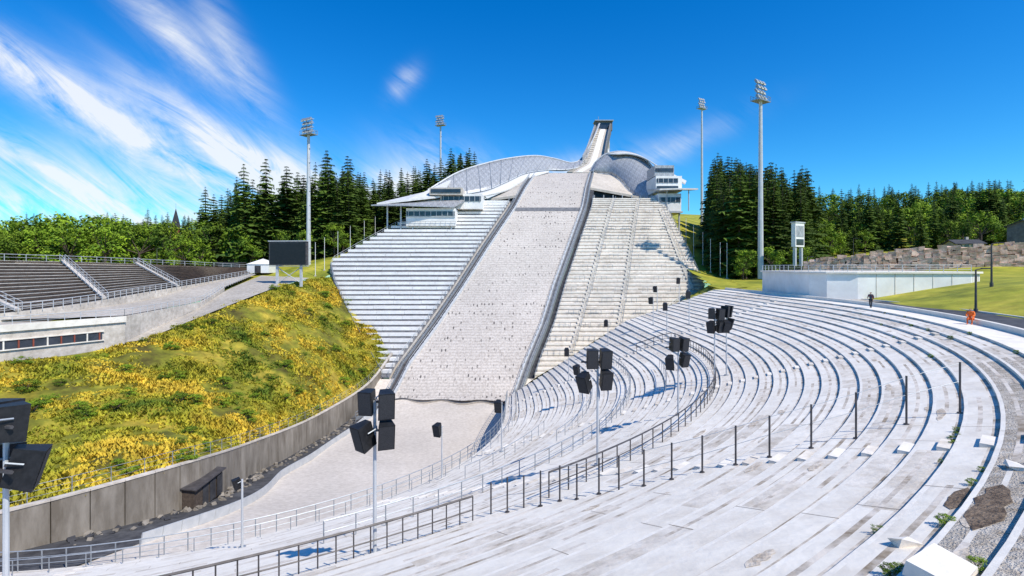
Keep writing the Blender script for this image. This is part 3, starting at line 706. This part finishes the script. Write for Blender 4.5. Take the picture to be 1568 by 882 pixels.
mb=MB(); mb.box((0,0,4.2),(3.4,1.0,5.6),'white'); mb.box((0,-.52,5.0),(2.8,.06,2.6),'clad'); mb.box((0,-.52,2.5),(2.8,.06,1.4),'glass'); mb.box((1.2,0,-.6),(.5,.6,5),'pole'); mb.box((-1.2,0,-.6),(.5,.6,5),'pole'); mb.box((0,0,7.1),(3.8,1.3,.25),'pole')
o=mb.build('info_screen'); o.location=(67,120,3.2); o.rotation_euler=(0,0,.5)
def lamp(x,y,h,name='street_lamp'):
    z=float(H(x,y)); mb=MB(); mb.tube((0,0,0),(0,0,h),.12,'dsteel',7,r2=.07); mb.tube((0,0,0),(0,0,.5),.18,'dsteel',7); mb.tube((0,0,h),(.5,-.2,h+.12),.05,'dsteel',5); mb.box((.7,-.28,h+.13),(.7,.26,.12),'dsteel',rz=-.4)
    o=mb.build(name); o.location=(x,y,z)
lamp(56.2,60,5.0); lamp(45.3,50,4.3); lamp(-95,137,9); lamp(-112,140,6); lamp(100,150,7); lamp(60,104,5)
for x,y in ((-52,142),(-50,147),(-48,152),(-45,156),(-43,161),(-53,138),(52.5,148),(53.3,143),(53.5,138),(52,153),(54.5,134),(55,131)):
    mb=MB(); mb.tube((0,0,-1),(0,0,9),.09,'white',6,r2=.05); mb.tube((0,0,9),(0,0,9.12),.12,'pole',6); mb.box((0,0,.1),(.5,.5,.3),'riser')
    o=mb.build('flagpole'); o.location=(x,y,float(H(x,y)))
mb=MB(); mb.prism([(-3,-3),(3,-3),(3,3),(-3,3)],0,2.4,'white')
for a,b2 in (((-3.2,-3.2),(3.2,-3.2)),((3.2,-3.2),(3.2,3.2)),((3.2,3.2),(-3.2,3.2)),((-3.2,3.2),(-3.2,-3.2))): mb.face([(*a,2.4),(*b2,2.4),(0,0,4)],'white')
mb.box((0,-3.05,1.0),(1.6,.1,2),'dark'); o=mb.build('party_tent'); o.location=(-70,144,float(H(-70,144))+.3)
mb=MB(); mb.box((0,0,1.3),(6,3,2.6),'dsteel'); mb.box((0,0,2.7),(6.6,3.6,.2),'roofd'); mb.box((0,-1.55,1.5),(3,.1,1.2),'glass'); o=mb.build('kiosk'); o.location=(-80,146,-1.6)
def house(x,y,z,w,dp,h,k,yaw,rh=3.,name='wooden_house'):
    e=empty(name,(x,y,z)); e.rotation_euler=(0,0,yaw)
    mb=MB(); mb.box((0,0,h/2),(w,dp,h),k); mb.build('walls',e)
    mb=MB()
    for s in (-1,1): mb.slab([(-w/2-.5,s*(dp/2+.5),h-.1),(w/2+.5,s*(dp/2+.5),h-.1)],[(-w/2-.5,0,h+rh),(w/2+.5,0,h+rh)],.25,'roofd')
    for s in (-1,1): mb.face([(s*w/2,-dp/2,h),(s*w/2,dp/2,h),(s*w/2,0,h+rh-.2)],k)
    mb.box((w*.2,1,h+rh),(.7,.7,1.6),'riser'); mb.build('roof',e)
    mb=MB()
    for q in range(4):
        for lv in range(max(1,int(h//2.8))): mb.box((-w/2+w*(q+.5)/4,-dp/2-.02,1.6+lv*2.8),(1.1,.1,1.3),'glass')
    mb.box((-w/2+.8,-dp/2-.03,1.05),(1,.08,2.1),'red'); mb.build('windows_door',e)
house(134,152,4.6,7,6,2.2,'riser',-.2,1.2); house(153,152,6.5,7,7,5.6,'midgray',.5,1.6)
mb=MB(); mb.box((0,0,8),(4,4,16),'red')
for a in range(4):
    p=[(-2.3,-2.3),(2.3,-2.3),(2.3,2.3),(-2.3,2.3)]; mb.face([(*p[a],16),(*p[(a+1)%4],16),(0,0,24)],'roofd')
mb.box((0,-2.05,13),(1.2,.1,2),'dark'); mb.tube((0,0,23.8),(0,0,26),.08,'steel'); o=mb.build('wooden_spire'); o.location=(-151,230,1); o.scale=(.6,.6,1.05)

# ------------------------------------------------------------------ trees
def spruce_mesh(seed):
    rs=random.Random(seed); mb=MB(); mb.tube((0,0,-.04),(0,0,.97),.012,'bark',6,r2=.002)
    lv=30; fat=rs.uniform(.8,1.3)
    for k in range(lv):
        h=.05+.93*(k/(lv-1))**.95; rad=(.185*fat*(1-h)**.78+.006)*rs.uniform(.68,1.2)
        nb=9 if h<.8 else 6
        for b in range(nb):
            if rs.random()<.12: continue
            an=2*math.pi*(b+rs.random()*.8)/nb+k*.7; L_=rad*rs.uniform(.6,1.2); dr=L_*rs.uniform(.25,.55)
            d=Vector((math.cos(an),math.sin(an),0)); s=Vector((-d.y,d.x,0)); base=Vector((0,0,h+.01)); wd=L_*.30+.004
            mid=base+d*L_*.55+Vector((0,0,-dr*.35)); tip=base+d*L_+Vector((0,0,-dr+L_*.12))
            mb.face([base,mid-s*wd*.8-Vector((0,0,wd*.5)),tip,mid+s*wd*.8-Vector((0,0,wd*.5))],'spruce')
            for q in range(4):
                f=.3+.2*q; c=base.lerp(tip,f); sd=1 if q%2 else -1
                e=c+s*sd*wd*rs.uniform(.9,1.6)+d*L_*.12-Vector((0,0,rs.uniform(.25,.7)*wd+.004))
                mb.face([c-d*L_*.07,c+d*L_*.10,e],'spruce')
                mb.face([c-d*L_*.05,c+d*L_*.08,c+d*L_*.03+s*sd*wd*.3-Vector((0,0,rs.uniform(.012,.03)))],'spruce')
    me=mb.build('tmp'); d=me.data; bpy.data.objects.remove(me); return d
def leafy_mesh(seed):
    rs=random.Random(seed); mb=MB(); mb.tube((0,0,-.03),(0,0,.45),.03,'bark',6,r2=.018)
    cl=[]
    for k in range(18):
        z=rs.uniform(.24,.90); rr=.32*math.sqrt(max(.05,1-((z-.55)/.45)**2))*rs.uniform(.5,1.0); an=rs.random()*6.28
        c=Vector((math.cos(an)*rr,math.sin(an)*rr,z)); cl.append((c,rs.uniform(.09,.155))); mb.tube((0,0,min(.42,z-.12)),c,.010,'bark',4,r2=.003)
    cl.append((Vector((0,0,.88)),.11))
    for c,r_ in cl:
        for q in range(85):
            v=Vector((rs.gauss(0,1),rs.gauss(0,1),rs.gauss(0,1))).normalized(); p=c+Vector((v.x,v.y,v.z*.8))*r_*rs.uniform(.55,1.08)
            nn=(v+Vector((rs.uniform(-.7,.7),rs.uniform(-.7,.7),rs.uniform(-.2,.9)))).normalized(); t=nn.orthogonal().normalized(); t=Matrix.Rotation(rs.random()*6.28,3,nn)@t; u=nn.cross(t); s=rs.uniform(.014,.028)
            mb.face([p-t*s,p-u*s*.7,p+t*s,p+u*s*.7],'leaf')
    me=mb.build('tmp'); d=me.data; bpy.data.objects.remove(me); return d
SP=[spruce_mesh(i) for i in range(6)]; LF=[leafy_mesh(20+i) for i in range(5)]
def plant(par,pool,x,y,h,nm):
    o=bpy.data.objects.new(nm,random.choice(pool)); scene.collection.objects.link(o); o.parent=par
    w_=h*random.uniform(.85,1.2); o.location=(x,y,float(H(x,y))-.3); o.scale=(w_,w_,h); o.rotation_euler=(random.uniform(-.03,.03),random.uniform(-.03,.03),random.random()*6.28)
def region(name,pool,nm,n,x0,x1,y0,y1,h0,h1,cond=None,mind=2.5):
    par=bpy.data.objects.get(name) or empty(name); pl=[]; tries=0
    while len(pl)<n and tries<n*40:
        tries+=1; x=random.uniform(x0,x1); y=random.uniform(y0,y1)
        if cond and not cond(x,y): continue
        if any((x-a)**2+(y-b)**2<mind**2 for a,b in pl): continue
        pl.append((x,y)); plant(par,pool,x,y,random.uniform(h0,h1),nm)
region('deciduous_forest',LF,'tree',75,-205,-82,158,185,11,20,lambda x,y:-1.12<x/y<-.50,3.5)
region('deciduous_forest',LF,'tree',6,-165,-120,165,180,20,23,lambda x,y:-.95<x/y<-.75,6)
region('spruce_forest',SP,'spruce',24,-190,-95,180,205,15,22,lambda x,y:-1.1<x/y<-.55)
region('spruce_forest',SP,'spruce',85,-108,-50,163,205,20,32,lambda x,y:x/y<-.28 )
region('spruce_forest',SP,'spruce',12,-92,-58,162,176,29,36,lambda x,y:-.55<x/y<-.34,4 )
region('deciduous_forest',LF,'tree',10,-88,-52,158,166,7,12,lambda x,y:x/y<-.33)
region('spruce_forest',SP,'spruce',95,-85,-12,192,240,21,31,lambda x,y:x/y<-.06)
region('spruce_forest',SP,'spruce',75,-320,-110,205,290,17,24)
region('deciduous_forest',LF,'tree',60,-320,-110,200,270,13,20)
okr=lambda x,y: x>max(57,.36*y+5) and x<.56*y+3
region('spruce_forest',SP,'spruce',120,54,115,134,195,22,31,okr,2.2)
region('deciduous_forest',LF,'tree',14,57,82,126,140,5,9,lambda x,y:x/y<.57 and x/y>.44)
cr=lambda x,y:x/y>.54
region('spruce_forest',SP,'spruce',230,95,330,178,300,14,24,cr,2.5)
region('deciduous_forest',LF,'tree',85,85,270,157,200,7,13,lambda x,y:x/y>.56,3)
region('deciduous_forest',LF,'tree',60,110,320,200,280,12,20,cr)
region('spruce_forest',SP,'spruce',24,100,230,155,185,9,17,lambda x,y:x/y>.60,4)
par=empty('hill_shrubs')
for k in range(100):
    p=hillpt()
    if k%2 and p[1]>75: continue
    o=bpy.data.objects.new('shrub',random.choice(LF)); scene.collection.objects.link(o); o.parent=par; s=random.uniform(.8,2.2); o.scale=(s*1.8,s*1.8,s); o.location=(p[0],p[1],p[2]-s*.35)
par=empty('rim_weeds')
for k in range(60):
    a=random.uniform(-66,-42) if k<44 else random.uniform(-36,-5); r_=random.choice([73.93,72.93,74.9,71.93])+random.uniform(-.1,.03)
    o=bpy.data.objects.new('weed',random.choice(LF)); scene.collection.objects.link(o); o.parent=par; s=random.uniform(.12,.38); o.scale=(s*1.5,s*1.5,s); x,y=stp(r_,a)
    o.location=(x,y,zt(r_,a)-s*.25)
mb=MB()
for (r_,a,s,rz) in ((73.55,-54.2,(1.0,.7,.22),.5),(73.5,-48.5,(.5,.3,.16),.9),(72.6,-53,(.4,.3,.16),.2),(73.5,-56.4,(.5,.35,.16),1.2)):
    n0=len(mb.v); mb.box((*stp(r_,a),zt(r_,a)+s[2]*.4),s,'conc_edge',rz=rz,rx=.08)
    for q in range(n0,len(mb.v)): mb.v[q]=tuple(np.array(mb.v[q])+rng.uniform(-.07,.07,3))
mb.build('concrete_rubble')

# ------------------------------------------------------------------ people
def person(name,loc,yaw,J,jacket,trous,hair,pack=None):
    e=empty(name,loc); e.rotation_euler=(0,0,yaw)
    M['p_j']=mk(name+'_jacket',jacket,tuple(c*1.5 for c in jacket),8); M['p_t']=mk(name+'_trousers',trous,tuple(c*1.5 for c in trous),8)
    M['p_s']=mk('skin',(.45,.26,.18),(.5,.3,.22),8); M['p_h']=mk('hair',hair,tuple(c*1.5 for c in hair),20)
    def skin(nm,verts,edges,rad,mat,root=0):
        me=bpy.data.meshes.new(nm); me.from_pydata(verts,edges,[]); o=bpy.data.objects.new(nm,me); scene.collection.objects.link(o); o.parent=e
        md=o.modifiers.new('Skin','SKIN')
        for i,r_ in enumerate(rad):
            me.skin_vertices[0].data[i].radius=(r_,r_); me.skin_vertices[0].data[i].use_root=(i==root)
        s=o.modifiers.new('Sub','SUBSURF'); s.levels=1; s.render_levels=2; me.materials.append(M[mat]); md.use_smooth_shade=True
    K=['pelvis','waist','chest','neck','shL','elL','wrL','shR','elR','wrR']
    skin('upper_body',[J[k] for k in K],[(0,1),(1,2),(2,3),(2,4),(4,5),(5,6),(2,7),(7,8),(8,9)],[.145,.13,.155,.06,.08,.055,.038,.08,.055,.038],'p_j')
    K=['pelvis','hipL','knL','anL','toL','hipR','knR','anR','toR']
    skin('legs',[J[k] for k in K],[(0,1),(1,2),(2,3),(3,4),(0,5),(5,6),(6,7),(7,8)],[.15,.10,.07,.05,.045,.10,.07,.05,.045],'p_t')
    nk=Vector(J['neck']); hd=Vector(J['head'])
    skin('head',[tuple(nk),tuple(nk.lerp(hd,.4)),tuple(hd-Vector((0,.01,.03))),tuple(hd+Vector((0,0,.07))),tuple(hd+Vector((0,-.105,-.02)))],[(0,1),(1,2),(2,3),(2,4)],[.05,.052,.085,.07,.014],'p_s')
    skin('hair',[tuple(hd+Vector((0,.045,.0))),tuple(hd+Vector((0,.03,.085)))],[(0,1)],[.082,.085],'p_h')
    mb=MB()
    for s in (-1,1): mb.box(hd+Vector((s*.034,-.085,.015)),(.022,.012,.012),'p_h'); mb.box(hd+Vector((s*.09,0,0)),(.018,.035,.055),'p_s')
    mb.box(hd+Vector((0,-.085,-.065)),(.045,.012,.010),'red')
    for w_,el in (('wrL','elL'),('wrR','elR')):
        p=Vector(J[w_]); d=(p-Vector(J[el])).normalized(); s=d.orthogonal().normalized(); q=d.cross(s)
        mb.tube(p,p+d*.09,.035,'p_s',6,r2=.04)
        for i in range(4): a=p+d*.085+s*(-.03+.02*i); m_=a+d*(.04+.006*(i in(1,2))); mb.tube(a,m_,.0095,'p_s',5); mb.tube(m_,m_+d*.025+q*.02,.009,'p_s',5,r2=.007)
        a=p+d*.03+s*.035; mb.tube(a,a+d*.05+s*.03,.011,'p_s',5,r2=.008)
    if pack:
        c=(Vector(J['chest'])+Vector(J['waist']))/2+Vector((0,.2,.03)); M['p_k']=mk(name+'_bag',pack,pack,5); mb.box(c,(.30,.17,.42),'p_k'); mb.box(c+Vector((0,.1,-.07)),(.22,.07,.2),'p_k')
        for s in (-1,1): mb.tube(Vector(J['chest'])+Vector((s*.12,.16,.12)),Vector(J['chest'])+Vector((s*.12,-.15,0)),.02,'p_k',4)
    mb.build('details',e)
walk=dict(pelvis=(0,0,.94),waist=(0,-.01,1.10),chest=(0,-.03,1.34),neck=(0,-.03,1.50),head=(0,-.05,1.64),shL=(.19,-.02,1.42),elL=(.24,.10,1.17),wrL=(.23,-.04,.96),shR=(-.19,-.02,1.42),elR=(-.25,-.08,1.18),wrR=(-.22,-.28,1.08),
 hipL=(.10,0,.88),knL=(.11,-.16,.50),anL=(.10,-.20,.09),toL=(.11,-.36,.05),hipR=(-.10,0,.88),knR=(-.11,.04,.50),anR=(-.10,.22,.12),toR=(-.11,.12,.05))
person('walking_person',(38.9,55.5,-4.5),-.9,walk,(.05,.05,.07),(.03,.03,.035),(.03,.02,.015),(.45,.10,.03))
sit=dict(pelvis=(0,.12,.47),waist=(0,.10,.62),chest=(0,.0,.86),neck=(0,-.05,1.01),head=(0,-.10,1.14),shL=(.19,0,.95),elL=(.25,-.14,.70),wrL=(.14,-.34,.60),shR=(-.19,0,.95),elR=(-.25,-.14,.70),wrR=(-.14,-.34,.60),
 hipL=(.10,.08,.46),knL=(.14,-.34,.50),anL=(.13,-.36,.09),toL=(.13,-.54,.05),hipR=(-.10,.08,.46),knR=(-.14,-.34,.50),anR=(-.13,-.36,.09),toR=(-.13,-.54,.05))
person('seated_person',(35.75,39.9,-4.5),-.9,sit,(.75,.16,.03),(.6,.12,.03),(.03,.02,.015))

# ------------------------------------------------------------------ light, sky
sd=Vector((.64,-.60,1.06)).normalized(); elev=math.asin(sd.z); az=math.atan2(sd.x,sd.y)
sun=bpy.data.lights.new('sun','SUN'); sun.energy=5.0; sun.angle=R(.5); sun.color=(1,.935,.82)
so=bpy.data.objects.new('sun',sun); scene.collection.objects.link(so); so.rotation_euler=sd.to_track_quat('Z','Y').to_euler()
wd=bpy.data.worlds.new('World'); scene.world=wd; wd.use_nodes=True; nt=wd.node_tree; N=nt.nodes; L=nt.links
bg=N['Background']; bg.inputs['Strength'].default_value=.135
sky=N.new('ShaderNodeTexSky'); sky.sky_type='NISHITA'; sky.sun_disc=False; sky.sun_elevation=elev; sky.sun_rotation=az
sky.air_density=1.0; sky.dust_density=.2; sky.ozone_density=3.0
hs=N.new('ShaderNodeHueSaturation'); hs.inputs['Saturation'].default_value=1.45; hs.inputs['Value'].default_value=1.0; L.new(sky.outputs[0],hs.inputs['Color'])
tint=N.new('ShaderNodeVectorMath'); tint.operation='MULTIPLY'; tint.inputs[1].default_value=(.50,1.10,1.34); L.new(hs.outputs[0],tint.inputs[0])
tc=N.new('ShaderNodeTexCoord'); sx=N.new('ShaderNodeSeparateXYZ'); L.new(tc.outputs['Generated'],sx.inputs[0])
def mth(op,a,b=None,c=None):
    n=N.new('ShaderNodeMath'); n.operation=op
    for i,v in enumerate((a,b,c)):
        if v is None: continue
        if isinstance(v,(int,float)): n.inputs[i].default_value=v
        else: L.new(v,n.inputs[i])
    return n.outputs[0]
yc=mth('MAXIMUM',sx.outputs[1],.08); U=mth('DIVIDE',sx.outputs[0],yc); Vv=mth('DIVIDE',sx.outputs[2],yc)
cmb=N.new('ShaderNodeCombineXYZ'); L.new(U,cmb.inputs[0]); L.new(Vv,cmb.inputs[1])
def nz(scale,rot,st,dist,det=8,rough=.6):
    mp=N.new('ShaderNodeMapping'); mp.vector_type='TEXTURE'; mp.inputs['Rotation'].default_value=(0,0,rot); mp.inputs['Scale'].default_value=st; L.new(cmb.outputs[0],mp.inputs[0])
    n=N.new('ShaderNodeTexNoise'); n.inputs['Scale'].default_value=scale; n.inputs['Detail'].default_value=det; n.inputs['Roughness'].default_value=rough; n.inputs['Distortion'].default_value=dist; L.new(mp.outputs[0],n.inputs['Vector']); return n.outputs['Fac']
n1=nz(9,R(-36),(2.8,.5,1),.9,10,.66); n2=nz(4,R(-22),(1.5,1,1),.9,8,.62)
tot=None
for (u0,v0,an,ln,wd_,am) in ((-.88,.34,-31,.34,.04,1.1),(-.70,.24,-30,.30,.045,.75),(-.66,.45,-44,.15,.035,.8),(-.54,.41,-58,.15,.03,.6),(-.52,.20,-36,.22,.035,2.0),(-.40,.14,-28,.14,.06,1.5),
    (-.95,.12,-8,.32,.05,1.0),(-.80,.08,-14,.4,.05,1.0),(-.62,.12,-20,.25,.05,.8),(-.20,.12,-5,.13,.05,2.2),(-.10,.17,-20,.12,.05,1.1),(-.21,.36,50,.035,.02,.7),(.10,.175,15,.14,.03,1.1),(.27,.21,25,.16,.025,.5),(-.98,.22,-22,.25,.035,.9)):
    c,s=math.cos(R(an)),math.sin(R(an)); du=mth('SUBTRACT',U,u0); dv=mth('SUBTRACT',Vv,v0)
    a=mth('ADD',mth('MULTIPLY',du,c/ln),mth('MULTIPLY',dv,s/ln)); b=mth('ADD',mth('MULTIPLY',du,-s/wd_),mth('MULTIPLY',dv,c/wd_))
    g=mth('MULTIPLY',mth('EXPONENT',mth('MULTIPLY',mth('ADD',mth('MULTIPLY',a,a),mth('MULTIPLY',b,b)),-1.0)),am)
    tot=g if tot is None else mth('ADD',tot,g)
nn=mth('ADD',mth('MULTIPLY',n1,.6),mth('MULTIPLY',n2,.4))
mr=N.new('ShaderNodeMapRange'); mr.inputs[1].default_value=.39; mr.inputs[2].default_value=.68; L.new(nn,mr.inputs[0])
fac=mth('MULTIPLY',mth('MULTIPLY',tot,mr.outputs[0]),mth('GREATER_THAN',sx.outputs[1],.1)); fac=mth('MINIMUM',mth('MULTIPLY',fac,1.2),.88)
mx=N.new('ShaderNodeMix'); mx.data_type='RGBA'; L.new(fac,mx.inputs[0]); L.new(tint.outputs[0],mx.inputs[6]); mx.inputs[7].default_value=(7.0,7.2,7.4,1)
L.new(mx.outputs[2],bg.inputs['Color'])

# ------------------------------------------------------------------ camera
cam=bpy.data.cameras.new('camera'); cam.sensor_width=36; cam.lens=18; cam.shift_y=-.021; cam.clip_end=9000; cam.clip_start=.1
co=bpy.data.objects.new('camera',cam); scene.collection.objects.link(co); co.location=(0,0,0); co.rotation_euler=(R(90),0,0)
scene.camera=co
scene.view_settings.view_transform='Standard'; scene.view_settings.look='None'; scene.view_settings.exposure=0
